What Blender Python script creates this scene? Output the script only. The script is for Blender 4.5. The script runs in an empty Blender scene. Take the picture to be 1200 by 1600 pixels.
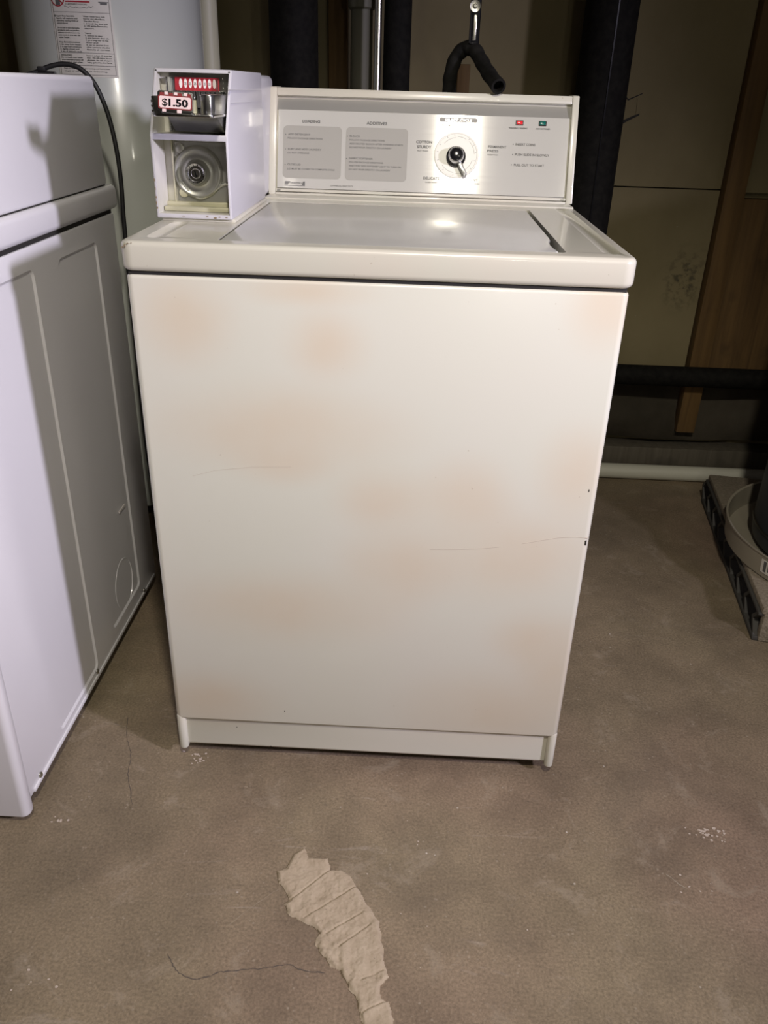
import bpy, bmesh, math, random
from mathutils import Vector, Matrix, noise as mnoise
random.seed(7)
S = bpy.context.scene
C = S.collection
PI = math.pi

# ------------------------------------------------------------------ materials
def mat(name, color=(.8,.8,.8), rough=.5, metal=0.0, coat=0.0, spec=.5, aniso=0.0):
    m = bpy.data.materials.new(name); m.use_nodes = True
    b = m.node_tree.nodes['Principled BSDF']
    b.inputs['Base Color'].default_value = (*color, 1)
    b.inputs['Roughness'].default_value = rough
    b.inputs['Metallic'].default_value = metal
    b.inputs['Coat Weight'].default_value = coat
    b.inputs['Coat Roughness'].default_value = .08
    b.inputs['Specular IOR Level'].default_value = spec
    b.inputs['Anisotropic'].default_value = aniso
    return m

class G:
    """small node-graph helper"""
    def __init__(s, m):
        s.m = m; s.t = m.node_tree; s.b = s.t.nodes['Principled BSDF']
        s.tc = s.t.nodes.new('ShaderNodeTexCoord')
    def n(s, kind, **kw):
        nd = s.t.nodes.new('ShaderNode' + kind)
        for k, v in kw.items():
            if k in nd.inputs: nd.inputs[k].default_value = v
            else: setattr(nd, k, v)
        return nd
    def l(s, a, b): s.t.links.new(a, b)
    def coord(s, scale=(1,1,1), loc=(0,0,0), rot=(0,0,0)):
        mp = s.n('Mapping'); s.l(s.tc.outputs['Object'], mp.inputs['Vector'])
        mp.inputs['Scale'].default_value = scale; mp.inputs['Location'].default_value = loc
        mp.inputs['Rotation'].default_value = rot
        return mp.outputs[0]
    def noise(s, scale, detail=4, rough=.5, vec=None, dist=0):
        nd = s.n('TexNoise'); nd.inputs['Scale'].default_value = scale
        nd.inputs['Detail'].default_value = detail; nd.inputs['Roughness'].default_value = rough
        nd.inputs['Distortion'].default_value = dist
        s.l(vec if vec is not None else s.tc.outputs['Object'], nd.inputs['Vector'])
        return nd.outputs[0]
    def ramp(s, fac, stops):
        r = s.n('ValToRGB'); e = r.color_ramp.elements
        while len(e) < len(stops): e.new(.5)
        for el, (p, c) in zip(e, stops):
            el.position = p; el.color = (*c, 1) if isinstance(c, tuple) else (c, c, c, 1)
        s.l(fac, r.inputs[0]); return r.outputs[0]
    def mix(s, fac, a, b, mode='MIX'):
        x = s.n('Mix'); x.data_type = 'RGBA'; x.blend_type = mode
        for sock, v in ((x.inputs[0], fac), (x.inputs[6], a), (x.inputs[7], b)):
            if isinstance(v, (int, float)): sock.default_value = v
            elif isinstance(v, tuple): sock.default_value = (*v, 1)
            else: s.l(v, sock)
        return x.outputs[2]
    def math(s, op, a, b=None, c=None, clamp=False):
        x = s.n('Math'); x.operation = op; x.use_clamp = clamp
        for i, v in enumerate((a, b, c)):
            if v is None: continue
            if isinstance(v, (int, float)): x.inputs[i].default_value = v
            else: s.l(v, x.inputs[i])
        return x.outputs[0]
    def bump(s, h, strength=.2, dist=.01):
        x = s.n('Bump'); x.inputs['Strength'].default_value = strength; x.inputs['Distance'].default_value = dist
        s.l(h, x.inputs['Height']); s.l(x.outputs[0], s.b.inputs['Normal'])
    def color(s, c): s.l(c, s.b.inputs['Base Color'])
    def blob(s, cx, cz, rx, rz, soft=1.25):
        """soft ellipse on the xz plane, in object space"""
        sx, sz = 1/rx, 1/rz
        mp = s.n('Mapping'); s.l(s.tc.outputs['Object'], mp.inputs['Vector'])
        mp.inputs['Location'].default_value = (-cx*sx, 0, -cz*sz)
        mp.inputs['Scale'].default_value = (sx, 0, sz)
        ln = s.n('VectorMath'); ln.operation = 'LENGTH'; s.l(mp.outputs[0], ln.inputs[0])
        mr = s.n('MapRange'); mr.interpolation_type = 'SMOOTHSTEP'
        s.l(ln.outputs['Value'], mr.inputs[0])
        mr.inputs[1].default_value = 0; mr.inputs[2].default_value = 1.45*soft
        mr.inputs[3].default_value = 1; mr.inputs[4].default_value = 0
        return mr.outputs[0]

# aged cream enamel, with soft peach ellipses on the front
PEACH_BLOBS = [(-.261,.811,.053,.052),(-.133,.654,.140,.054),(-.066,.783,.045,.040),(-.134,.605,.057,.031),
 (.048,.432,.070,.058),(.212,.458,.118,.067),(.145,.555,.057,.053),(.302,.605,.047,.060),(.311,.850,.042,.050),
 (-.131,.343,.146,.055),(-.272,.140,.090,.050),(.220,.150,.120,.069),(.311,.219,.043,.079),(.020,.549,.058,.043),
 (-.092,.856,.069,.017),(.280,.303,.062,.050)]
def enamel_cream(name, peachy):
    m = mat(name, rough=.28, coat=.25); g = G(m)
    base = g.ramp(g.noise(2.2, 2), [(.35, (.625,.622,.525)), (.7, (.638,.618,.540))])
    if peachy:
        acc = None
        for s_ in PEACH_BLOBS:
            k = g.blob(*s_)
            acc = k if acc is None else g.math('ADD', acc, g.math('MULTIPLY', k, g.math('SUBTRACT', 1.0, acc)))
        w = g.math('MULTIPLY', acc, g.ramp(g.noise(9, 3), [(.25,.55),(.7,1.0)]))
        w = g.math('MULTIPLY', w, .85)
        base = g.mix(w, base, (.615,.53,.405))
    else:
        base = g.mix(1.0, base, (.90,.89,.86), 'MULTIPLY')
        base = g.mix(g.ramp(g.noise(5, 3), [(.45,0.0),(.75,.45)]), base, (.60,.51,.42))
    # small dirt flecks
    sp = g.ramp(g.noise(130, 2), [(.76,0.0),(.80,.5)])
    base = g.mix(sp, base, (.35,.28,.2))
    g.color(base)
    g.bump(g.noise(420, 2), .03, .001)
    return m
M = {}
M['cream'] = enamel_cream('cream_enamel_front', True)
M['cream2'] = enamel_cream('cream_enamel', False)
def lidmat():
    m = mat('lid_enamel', rough=.2, coat=.15); g = G(m)
    g.color(g.ramp(g.noise(3,3), [(.3,(.50,.495,.455)),(.7,(.53,.52,.475))])); return m
M['lid'] = lidmat()
def whitemat():
    m = mat('white_enamel', rough=.28, coat=.25); g = G(m)
    g.color(g.ramp(g.noise(2.5,3), [(.3,(.66,.65,.665)),(.7,(.70,.69,.70))]))
    g.bump(g.noise(500,2), .03, .001); return m
M['white'] = whitemat()
M['tank'] = mat('tank_enamel', (.50,.52,.475), .25, coat=.3)
M['darkgap'] = mat('dark_gap', (.02,.018,.015), .8)
M['rubber'] = mat('black_rubber', (.012,.012,.013), .55)
def foammat():
    m = mat('black_foam', (.016,.017,.019), .8, spec=.15); g = G(m)
    g.color(g.ramp(g.noise(60,5), [(.35,(.0055,.005,.0045)),(.75,(.013,.012,.010))]))
    g.bump(g.noise(160,4), .3, .002); return m
M['foam'] = foammat()
def brushed(name, col, rough, aniso):
    m = mat(name, col, rough, 1.0, aniso=aniso); g = G(m); g.b.inputs['Anisotropic Rotation'].default_value = .25
    v = g.coord(scale=(3, 900, 900))
    nz = g.noise(1.0, 3, .6, v)
    mr = g.n('MapRange'); g.l(nz, mr.inputs[0]); mr.inputs[3].default_value = rough*.8; mr.inputs[4].default_value = rough*1.25
    g.l(mr.outputs[0], g.b.inputs['Roughness'])
    uv = g.n('Tangent'); uv.direction_type = 'UV_MAP'
    g.l(uv.outputs[0], g.b.inputs['Tangent'])
    return m
M['alu'] = brushed('brushed_aluminium', (.52,.51,.455), .15, .93); M['alu'].node_tree.nodes['Principled BSDF'].inputs['Metallic'].default_value = .075
M['aluband'] = mat('grey_band', (.42,.41,.38), .35, .6)
M['chrome'] = mat('chrome', (.72,.72,.72), .2, 1.0)
M['steel'] = mat('worn_steel', (.50,.50,.48), .28, 1.0)
M['darksteel'] = mat('dark_steel', (.20,.20,.19), .35, 1.0)
M['caseout'] = mat('case_paint', (.52,.51,.535), .34, coat=.12)
def casein():
    m = mat('case_inside', rough=.35); g = G(m)
    g.color(g.ramp(g.noise(14,4), [(.3,(.50,.49,.42)),(.7,(.66,.64,.60))])); return m
M['casein'] = casein()
M['print'] = mat('dark_print', (.10,.10,.095), .6)
M['printsoft'] = mat('grey_print', (.17,.17,.16), .6)
M['greybox'] = mat('grey_print_field', (.335,.325,.285), .5, .0, spec=.25)
M['dial'] = mat('dial_plastic', (.64,.63,.56), .35)
M['red'] = mat('red_lens', (.75,.02,.03), .2); M['green'] = mat('green_lens', (.0,.12,.09), .2)
M['black'] = mat('black_plastic', (.008,.008,.009), .15)
M['decalred'] = mat('red_decal', (.33,.02,.03), .4)
M['paper'] = mat('white_sticker', (.75,.70,.68), .5)
M['pinkpaper'] = mat('price_sticker', (.78,.62,.60), .45)
M['labelpaper'] = mat('tank_label', (.60,.575,.51), .5)
M['brass'] = mat('yellowed_steel', (.55,.53,.38), .4, .4)
M['platemat'] = mat('die_cast_plate', (.42,.42,.39), .42, .85)
M['pvc'] = mat('pvc', (.55,.54,.45), .4)
M['pvccream'] = mat('cream_pvc', (.52,.50,.36), .5)
M['darkred'] = mat('price_border_red', (.22,.035,.035), .4)
M['rust'] = mat('rusty_chip', (.20,.15,.09), .8)
M['olive'] = mat('aged_pipe', (.10,.095,.065), .6)
M['conduit'] = mat('galvanised_conduit', (.55,.54,.48), .3, 1.0)

def woodmat(name, dark, light, rough=.75):
    m = mat(name, rough=rough); g = G(m)
    v = g.coord(scale=(18, 18, 1.2))
    a = g.noise(2.5, 6, .6, v, .6)
    c = g.ramp(a, [(.3, dark), (.7, light)])
    k = g.ramp(g.noise(9, 3), [(.62, 0.0), (.75, .5)])
    c = g.mix(k, c, tuple(x*.4 for x in dark))
    g.color(c); g.bump(a, .2, .003); return m
M['stud'] = woodmat('stud_wood', (.085,.046,.013), (.155,.088,.027))
M['sill'] = woodmat('sill_wood', (.07,.06,.042), (.11,.095,.07))
def panelmat(name, a, b):
    m = mat(name, rough=.85); g = G(m)
    v = g.coord(scale=(2.5,2.5,1.6))
    c = g.ramp(g.noise(1.5, 6, .6, v), [(.3, a), (.7, b)])
    # mould and damp marks
    d = g.math('MULTIPLY', g.ramp(g.noise(45, 5, .7), [(.48,0.0),(.60,1.0)]), g.blob(.855,.62,.05,.07))
    c = g.mix(g.math('MULTIPLY', d, .8), c, (.02,.02,.015))
    st = g.ramp(g.noise(2.3, 5), [(.5,0.0),(.8,.4)])
    c = g.mix(st, c, tuple(x*.5 for x in a))
    fl = g.ramp(g.noise(70, 2), [(.76,0.0),(.80,.35)])
    c = g.mix(fl, c, (.35,.32,.25))
    g.color(c); g.bump(g.noise(60,5), .15, .002); return m
M['panel'] = panelmat('wall_board', (.190,.155,.078), (.240,.200,.108))
M['plaster'] = panelmat('dirty_plaster', (.055,.045,.028), (.14,.118,.085))

def floormat():
    m = mat('concrete_floor', rough=.62, spec=.35); g = G(m)
    big = g.noise(1.6, 4, .55)
    c = g.ramp(big, [(.30,(.190,.149,.096)),(.52,(.238,.186,.121)),(.72,(.272,.220,.140))])
    pink = g.ramp(g.noise(1.1, 3, .5, g.coord(loc=(3.1,1.7,0))), [(.46,0.0),(.68,.6)])
    c = g.mix(pink, c, (.265,.170,.132))
    mid = g.ramp(g.noise(7, 6, .65), [(.30,.72),(.60,1.03)])
    c = g.mix(1.0, c, mid, 'MULTIPLY')
    fine = g.ramp(g.noise(230, 3, .7), [(.30,.68),(.70,1.25)])
    c = g.mix(1.0, c, fine, 'MULTIPLY')
    vs = g.n('TexVoronoi'); vs.inputs['Scale'].default_value = 95
    g.l(g.tc.outputs['Object'], vs.inputs['Vector'])
    gr = g.math('MULTIPLY', g.ramp(vs.outputs['Distance'], [(.10,1.0),(.22,0.0)]), g.ramp(g.noise(24,3,.7), [(.50,0.0),(.62,.5)]))
    c = g.mix(gr, c, (.40,.34,.26))
    blot = g.math('MULTIPLY', g.ramp(g.noise(3.2,7,.72,None,.9), [(.53,0.0),(.66,.25)]), 1.0)
    c = g.mix(blot, c, (.115,.092,.070))
    dust = g.ramp(g.noise(11,8,.75,g.coord(loc=(5,2,0)),.6), [(.56,0.0),(.66,.38)])
    c = g.mix(dust, c, (.36,.30,.225))
    drk = g.math('MULTIPLY', g.ramp(g.noise(75, 3, .6), [(.66,0.0),(.72,1.0)]), g.ramp(g.noise(4,2), [(.4,0.0),(.6,.6)]))
    c = g.mix(drk, c, (.09,.07,.055))
    wv = g.n('TexVoronoi'); wv.inputs['Scale'].default_value = 26
    g.l(g.tc.outputs['Object'], wv.inputs['Vector'])
    wh = g.ramp(wv.outputs['Distance'], [(.03,1.0),(.055,0.0)])
    wh = g.math('MULTIPLY', wh, g.ramp(g.noise(3.5,3), [(.52,0.0),(.58,.8)]))
    c = g.mix(wh, c, (.62,.57,.50))
    scr = g.noise(2.2, 5, .7, g.coord(scale=(3,18,1), rot=(0,0,.5)), .8)
    sc = g.math('MULTIPLY', g.ramp(scr, [(.62,0.0),(.70,.35)]), g.ramp(g.noise(1.9,2), [(.45,0.0),(.6,1.0)]))
    c = g.mix(sc, c, (.42,.36,.30))
    g.color(c)
    h = g.math('ADD', g.noise(7, 6, .6), g.math('MULTIPLY', g.noise(190,3,.7), .25))
    g.bump(h, .35, .006)
    return m
M['floor'] = floormat()
def mortar():
    m = mat('mortar', rough=.85); g = G(m)
    c = g.ramp(g.noise(30, 6, .65), [(.3,(.36,.285,.195)),(.7,(.47,.385,.28))])
    c = g.mix(g.ramp(g.noise(260,2), [(.66,0.0),(.72,.5)]), c, (.20,.16,.12))
    g.color(c); g.bump(g.noise(60,6,.7), .6, .004); return m
M['mortar'] = mortar()
def slabm():
    m = mat('pad_grit', rough=.9); g = G(m)
    g.color(g.ramp(g.noise(120, 4, .7), [(.3,(.16,.13,.09)),(.7,(.30,.255,.19))])); g.bump(g.noise(200,4), .6, .004); return m
M['pad'] = slabm()
M['padside'] = mat('pad_side', (.055,.052,.046), .7)
M['pan'] = mat('drip_pan', (.28,.25,.19), .5)
M['dgtank'] = mat('dark_grey_tank', (.028,.029,.033), .45)
M['dullwall'] = mat('dull_wall', (.16,.14,.11), .9)
M['ceil'] = mat('dull_ceiling', (.15,.13,.10), .9)

# ------------------------------------------------------------------ mesh helpers
def finish(bm, ang=38):
    bm.normal_update()
    for f in bm.faces: f.smooth = True
    for e in bm.edges:
        if len(e.link_faces) == 2:
            e.smooth = e.calc_face_angle(0) < math.radians(ang)
def mk(name, bm, material, parent=None, base=None, ang=38):
    """bm in world coordinates; the object's origin is its thing's base"""
    finish(bm, ang)
    me = bpy.data.meshes.new(name); 
    b = Vector(base) if base is not None else (Vector(parent['_b']) if parent is not None else Vector((0,0,0)))
    bmesh.ops.translate(bm, verts=bm.verts, vec=-b)
    bm.to_mesh(me); bm.free()
    for mm in (material if isinstance(material, (list, tuple)) else [material]): me.materials.append(mm)
    o = bpy.data.objects.new(name, me); C.objects.link(o)
    o['_b'] = tuple(b)
    if parent is not None:
        o.parent = parent
    else:
        o.location = b
    return o
def thing(name, label, cat, loc, group=None):
    o = bpy.data.objects.new(name, None); C.objects.link(o); o.empty_display_size = .05
    o.location = loc; o['_b'] = tuple(loc); o['label'] = label; o['category'] = cat
    if group: o['group'] = group
    return o
def tag(o, label, cat, group=None):
    o['label'] = label; o['category'] = cat
    if group: o['group'] = group
    return o
def struct(name, bm, m):
    o = mk(name, bm, m); o['kind'] = 'structure'; return o
def NB(): return bmesh.new()
def box(bm, x0, x1, y0, y1, z0, z1, bev=0, seg=2, xf=None):
    t = bmesh.new()
    bmesh.ops.create_cube(t, size=1)
    for v in t.verts:
        v.co = Vector((x0 + (v.co.x+.5)*(x1-x0), y0 + (v.co.y+.5)*(y1-y0), z0 + (v.co.z+.5)*(z1-z0)))
    if bev: bmesh.ops.bevel(t, geom=list(t.edges), offset=bev, segments=seg, affect='EDGES', profile=.5)
    join(bm, t, xf)
def join(bm, t, xf=None):
    if xf is not None: bmesh.ops.transform(t, matrix=xf, verts=t.verts)
    me = bpy.data.meshes.new('tmp'); t.to_mesh(me); t.free(); bm.from_mesh(me); bpy.data.meshes.remove(me)
def prism(bm, pts, axis, a, b, bev=0, seg=2, xf=None):
    """polygon pts in the plane normal to axis, extruded from a to b"""
    def P(p, t):
        return {'x': (t, p[0], p[1]), 'y': (p[0], t, p[1]), 'z': (p[0], p[1], t)}[axis]
    t = bmesh.new()
    v0 = [t.verts.new(P(p, a)) for p in pts]; v1 = [t.verts.new(P(p, b)) for p in pts]
    n = len(pts)
    t.faces.new(v0); t.faces.new(v1[::-1])
    for i in range(n): t.faces.new((v0[i], v1[i], v1[(i+1) % n], v0[(i+1) % n]))
    bmesh.ops.recalc_face_normals(t, faces=t.faces)
    if bev:
        es = [e for e in t.edges if e.calc_face_angle(0) > .5]
        bmesh.ops.bevel(t, geom=es, offset=bev, segments=seg, affect='EDGES', profile=.5)
    join(bm, t, xf)
def rrect(x0, x1, y0, y1, r, n=6, corners=(1,1,1,1)):
    out = []
    for i, (cx, cy, a) in enumerate(((x1-r, y1-r, 0), (x0+r, y1-r, 90), (x0+r, y0+r, 180), (x1-r, y0+r, 270))):
        if corners[i]:
            for k in range(n+1):
                t = math.radians(a + 90*k/n); out.append((cx + r*math.cos(t), cy + r*math.sin(t)))
        else:
            out.append(((x1, x0, x0, x1)[i], (y1, y1, y0, y0)[i]))
    return out
def lathe(bm, prof, n=32, xf=None, close=True):
    """prof: list of (radius, z) turned about z"""
    t = bmesh.new(); rings = []
    for r, z in prof:
        if r < 1e-6: rings.append([t.verts.new((0,0,z))])
        else: rings.append([t.verts.new((r*math.cos(2*PI*k/n), r*math.sin(2*PI*k/n), z)) for k in range(n)])
    for A, B in zip(rings, rings[1:]):
        if len(A) == 1 and len(B) == 1: continue
        for k in range(n):
            j = (k+1) % n
            if len(A) == 1: t.faces.new((A[0], B[j], B[k]))
            elif len(B) == 1: t.faces.new((A[k], A[j], B[0]))
            else: t.faces.new((A[k], A[j], B[j], B[k]))
    if close:
        if len(rings[0]) > 1: t.faces.new(rings[0][::-1])
        if len(rings[-1]) > 1: t.faces.new(rings[-1])
    bmesh.ops.recalc_face_normals(t, faces=t.faces)
    join(bm, t, xf)
def cyl(bm, p0, p1, r, n=24, bev=0):
    p0, p1 = Vector(p0), Vector(p1); d = p1-p0; L = d.length
    q = d.to_track_quat('Z', 'Y').to_matrix().to_4x4()
    prof = [(r,0),(r,L)] if not bev else [(r-bev,0),(r,bev),(r,L-bev),(r-bev,L)]
    lathe(bm, prof, n, Matrix.Translation(p0) @ q)
def catmull(pts, sub=10):
    P = [Vector(p) for p in pts]; P = [P[0]*2-P[1]] + P + [P[-1]*2-P[-2]]; out = []
    for i in range(1, len(P)-2):
        for k in range(sub):
            t = k/sub; a, b, c, d = P[i-1:i+3]
            out.append(.5*((2*b) + (c-a)*t + (2*a-5*b+4*c-d)*t*t + (3*b-a-3*c+d)*t**3))
    out.append(P[-2]); return out
def tube(bm, pts, r, n=16, cap=True, radii=None):
    pts = [Vector(p) for p in pts]; rings = []; ref = None
    for i, p in enumerate(pts):
        d = (pts[min(i+1, len(pts)-1)] - pts[max(i-1, 0)]).normalized()
        if ref is None:
            ref = d.orthogonal().normalized()
        ref = (ref - d*ref.dot(d)).normalized(); s = d.cross(ref)
        rr = radii[i] if radii else r
        rings.append([bm.verts.new(p + (ref*math.cos(2*PI*k/n) + s*math.sin(2*PI*k/n))*rr) for k in range(n)])
    for A, B in zip(rings, rings[1:]):
        for k in range(n): bm.faces.new((A[k], A[(k+1) % n], B[(k+1) % n], B[k]))
    if cap:
        bm.faces.new(rings[0][::-1]); bm.faces.new(rings[-1])
def cut(bm_a, bm_b):
    """boolean difference a - b, returns a new bmesh"""
    ms = []
    for b in (bm_a, bm_b):
        bmesh.ops.recalc_face_normals(b, faces=b.faces)
        me = bpy.data.meshes.new('tmp'); b.to_mesh(me); b.free(); ms.append(me)
    oa = bpy.data.objects.new('ta', ms[0]); ob = bpy.data.objects.new('tb', ms[1])
    C.objects.link(oa); C.objects.link(ob)
    md = oa.modifiers.new('b', 'BOOLEAN'); md.operation = 'DIFFERENCE'; md.object = ob; md.solver = 'EXACT'
    dg = bpy.context.evaluated_depsgraph_get(); dg.update()
    me = bpy.data.meshes.new_from_object(oa.evaluated_get(dg))
    out = bmesh.new(); out.from_mesh(me)
    bpy.data.objects.remove(oa); bpy.data.objects.remove(ob)
    for m_ in ms + [me]: bpy.data.meshes.remove(m_)
    return out
def text(bm, s, xf, u, v, width=None, height=None, align='L', thick=.0, bold=0.0, shear=0.0):
    """flat lettering in the (x, y) plane of xf; (u, v) = left (or centre) of the baseline; height is the cap height"""
    cu = bpy.data.curves.new('t', 'FONT'); cu.body = s; cu.size = 1; cu.extrude = 0; cu.resolution_u = 3
    cu.offset = bold; cu.shear = shear
    o = bpy.data.objects.new('t', cu); C.objects.link(o)
    dg = bpy.context.evaluated_depsgraph_get(); dg.update()
    me = bpy.data.meshes.new_from_object(o.evaluated_get(dg))
    t = bmesh.new(); t.from_mesh(me); bpy.data.meshes.remove(me)
    bpy.data.objects.remove(o); bpy.data.curves.remove(cu)
    if not t.verts: t.free(); return
    x0 = min(w.co.x for w in t.verts); x1 = max(w.co.x for w in t.verts)
    sy = (height or .006)/.73; sx = (width/(x1-x0)) if width else sy
    for w in t.verts:
        x = (w.co.x-x0)*sx
        if align == 'C': x -= (x1-x0)*sx/2
        w.co = Vector((u+x, v+w.co.y*sy, w.co.z))
    if thick:
        ex = bmesh.ops.extrude_face_region(t, geom=list(t.faces))
        bmesh.ops.translate(t, verts=[g_ for g_ in ex['geom'] if isinstance(g_, bmesh.types.BMVert)], vec=(0,0,thick))
    join(bm, t, xf)

# ------------------------------------------------------------------ room
bm = NB(); box(bm, -2.6, 3.2, -3.2, 1.6, -.08, 0); struct('floor', bm, M['floor'])
bm = NB(); box(bm, -2.6, 3.2, -3.2, 1.6, 2.55, 2.62); struct('ceiling', bm, M['ceil'])
bm = NB(); box(bm, -2.68, -2.6, -3.2, 1.6, -.08, 2.6); struct('wall_left', bm, M['dullwall'])
bm = NB(); box(bm, 3.2, 3.28, -3.2, 1.6, -.08, 2.6); struct('wall_right', bm, M['dullwall'])
bm = NB(); box(bm, -2.6, 3.2, -3.28, -3.2, -.08, 2.6); struct('wall_front', bm, M['dullwall'])
# back wall: boards with an open horizontal joint, plus the dirty lower strip
bm = NB()
box(bm, -2.6, .955, 1.42, 1.46, .873, 2.55)
box(bm, -2.6, .955, 1.42, 1.46, .33, .869)
box(bm, .955, 3.2, 1.426, 1.46, .866, 2.55)
box(bm, -2.6, 3.2, 1.45, 1.54, 0, 2.55)
struct('wall_back', bm, M['panel'])
bm = NB(); box(bm, .968, 3.2, 1.412, 1.449, .33, .850)
o = struct('wall_back_lower', bm, M['stud']); o.name = 'wall_lower_right'
# crumbling plaster strip below the boards
t = bmesh.new(); n = 70; rows = []
for j, z in enumerate((.112, .16, .20, .25, .33)):
    row = []
    for i in range(n+1):
        x = -1.0 + 3.6*i/n
        y = 1.425 - .012*math.sin(x*9+j) - random.uniform(0,.014) - (.018 if j in (1,) else 0)
        if j == 2: y -= .012
        row.append(t.verts.new((x, y, z + (random.uniform(-.010,.010) if 0 < j < 4 else 0))))
    rows.append(row)
for a, b in zip(rows, rows[1:]):
    for i in range(n): t.faces.new((a[i], a[i+1], b[i+1], b[i]))
bmesh.ops.solidify(t, geom=list(t.faces), thickness=-.02)
bmesh.ops.recalc_face_normals(t, faces=t.faces)
bm = NB(); join(bm, t); struct('trim_2', bm, M['plaster'])
bm = NB(); box(bm, -2.6, 3.2, 1.372, 1.45, 0, .094, .003); struct('trim_1', bm, M['sill'])

# cracks in the board
bm = NB()
for pts, w in (([(.598,1.103),(.612,1.092),(.630,1.100),(.648,1.108)], .0022),
               ([(.600,1.034),(.612,1.040),(.632,1.050),(.648,1.057)], .005),
               ([(.636,1.095),(.638,1.07),(.637,1.055)], .0009)):
    prev = None; up = []; dn = []
    for i, (x, z) in enumerate(pts):
        k = w*(1 - .7*i/len(pts)); up.append((x, z+k)); dn.append((x, z-k))
    prism(bm, up + dn[::-1], 'y', 1.4185, 1.4205)
tag(mk('wall_crack', bm, M['darkgap'], base=(.62,1.42,1.06)), 'dark torn cracks in the back wall board beside the thick black pipe', 'crack')

# ------------------------------------------------------------------ studs and pipes
def stud(x0, x1, y0, z0, z1, label):
    bm = NB(); box(bm, x0, x1, y0, 1.4195, z0, z1, .002)
    return tag(mk('wall_stud', bm, M['stud'], base=((x0+x1)/2, 1.40, z0)), label, 'stud', 'wall studs')
stud(.908, .965, 1.375, .150, 2.55, 'brown wooden stud on the back wall, right of the washing machine')
stud(-.205, -.155, 1.385, .094, 2.55, 'narrow brown stud between the wide black pipe and the olive pipe')
stud(.142, .176, 1.405, .094, 1.165, 'thin brown strip seen under the arch of the black hose')  # slim brown strip ending behind the top of the hose

def vpipe(name, x, y, r, z0, z1, m, label, cat='pipe', extra=None):
    t = thing(name, label, cat, (x, y, z0))
    bm = NB(); cyl(bm, (x,y,z0), (x,y,z1), r, 32); mk('pipe_body', bm, m, t)
    if extra: extra(t)
    return t
def seam(t):
    # slit of the foam sleeve, facing left-front
    x, y, r = .500, 1.25, .062
    a = math.radians(-84)
    bm = NB(); box(bm, -.0016, .0016, -.002, .0012, 0, 2.5, xf=Matrix.Translation((x + r*math.cos(a), y + r*math.sin(a), .02)) @ Matrix.Rotation(a+PI/2, 4, 'Z'))
    mk('seam', bm, M['black'], t)
    bm = NB()
    cyl(bm, (x+.012, y-.004, 0.02), (x+.012, y-.004, 2.5), r-.0065, 28)
    mk('sleeve_lap', bm, M['foam'], t)
vpipe('insulated_pipe', .500, 1.25, .062, 0, 2.55, M['foam'], 'thick black foam insulated pipe rising right behind the washing machine', extra=seam)
vpipe('insulated_pipe', -.278, 1.25, .061, 0, 2.55, M['foam'], 'wide black insulated pipe rising behind the coin box')
vpipe('insulated_pipe', -.017, 1.20, .0335, 0, 2.55, M['foam'], 'slimmer black insulated pipe beside the shiny steel conduit')
def coupling(t):
    bm = NB(); cyl(bm, (-.108,1.25,1.272), (-.108,1.25,1.36), .034, 28, .004); mk('coupling', bm, M['olive'], t)
vpipe('vent_pipe', -.108, 1.25, .0275, 0, 2.55, M['olive'], 'dull olive pipe with a coupling between the stud and the conduit', extra=coupling)
vpipe('steel_conduit', -.0625, 1.16, .0085, 0, 2.55, M['conduit'], 'thin shiny steel conduit beside the slim black pipe', 'conduit')
vpipe('drain_pipe', -.508, 1.305, .027, 0, 2.55, M['pvccream'], 'cream plastic pipe standing just right of the white water heater')
bm = NB(); cyl(bm, (-.25,1.345,.343), (2.6,1.345,.343), .0305, 28)
tag(mk('insulated_pipe', bm, M['foam'], base=(.85,1.345,.343)), 'black insulated pipe running level along the lower back wall', 'pipe')
bm = NB(); cyl(bm, (-.40,1.335,.0245), (2.2,1.335,.0245), .0242, 28)
tag(mk('plastic_pipe', bm, M['pvc'], base=(.65,1.335,0)), 'white plastic pipe lying on the floor along the back wall', 'pipe')

# ------------------------------------------------------------------ hanging hose
t = thing('drain_hose', 'black hose hooked over a hanging rod with its cut end above the console', 'hose', (.145,.70,1.09))
path = catmull([(.103,.735,.55),(.103,.735,.95),(.1035,.735,1.09),(.104,.735,1.125),(.113,.732,1.158),(.130,.724,1.1745),(.147,.710,1.172),(.160,.690,1.154),(.174,.655,1.132),(.1905,.600,1.110)], 8)
bm = NB(); rad = [.0135 + .0006*math.sin(i*.9) for i in range(len(path))]
tube(bm, path, .0135, 20, cap=False, radii=rad)
d = (path[-1]-path[-3]).normalized()
# wall thickness at the open end
tube(bm, [path[-1], path[-1]-d*.02, path[-1]-d*.021], .010, 20, cap=False, radii=[.0098,.0095,.0002])
n_ = 20
bm.verts.ensure_lookup_table()
nv = len(bm.verts); outer = [bm.verts[i] for i in range(len(path)*n_-n_, len(path)*n_)]
inner = [bm.verts[i] for i in range(len(path)*n_, len(path)*n_+n_)]
outs = sorted(range(n_), key=lambda k: 0)
for k in range(n_):
    # pair by nearest
    a, b = outer[k], outer[(k+1) % n_]
    ia = min(inner, key=lambda v: (v.co-a.co).length); ib = min(inner, key=lambda v: (v.co-b.co).length)
    if ia != ib:
        try: bm.faces.new((a, b, ib, ia))
        except ValueError: pass
mk('hose_body', bm, M['foam'], t)
t2 = thing('hanger_rod', 'black rod with a round metal bolt, hanging from above and carrying the hose', 'rod', (.1445,.715,1.19))
bm = NB(); box(bm, .1345, .1545, .700, .712, 1.180, 2.55, .004, 3); mk('rod', bm, M['black'], t2)
bm = NB(); box(bm, .1415, .1475, .6985, .7005, 1.187, 1.229, .0008); mk('rod_slot', bm, M['conduit'], t2)
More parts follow.
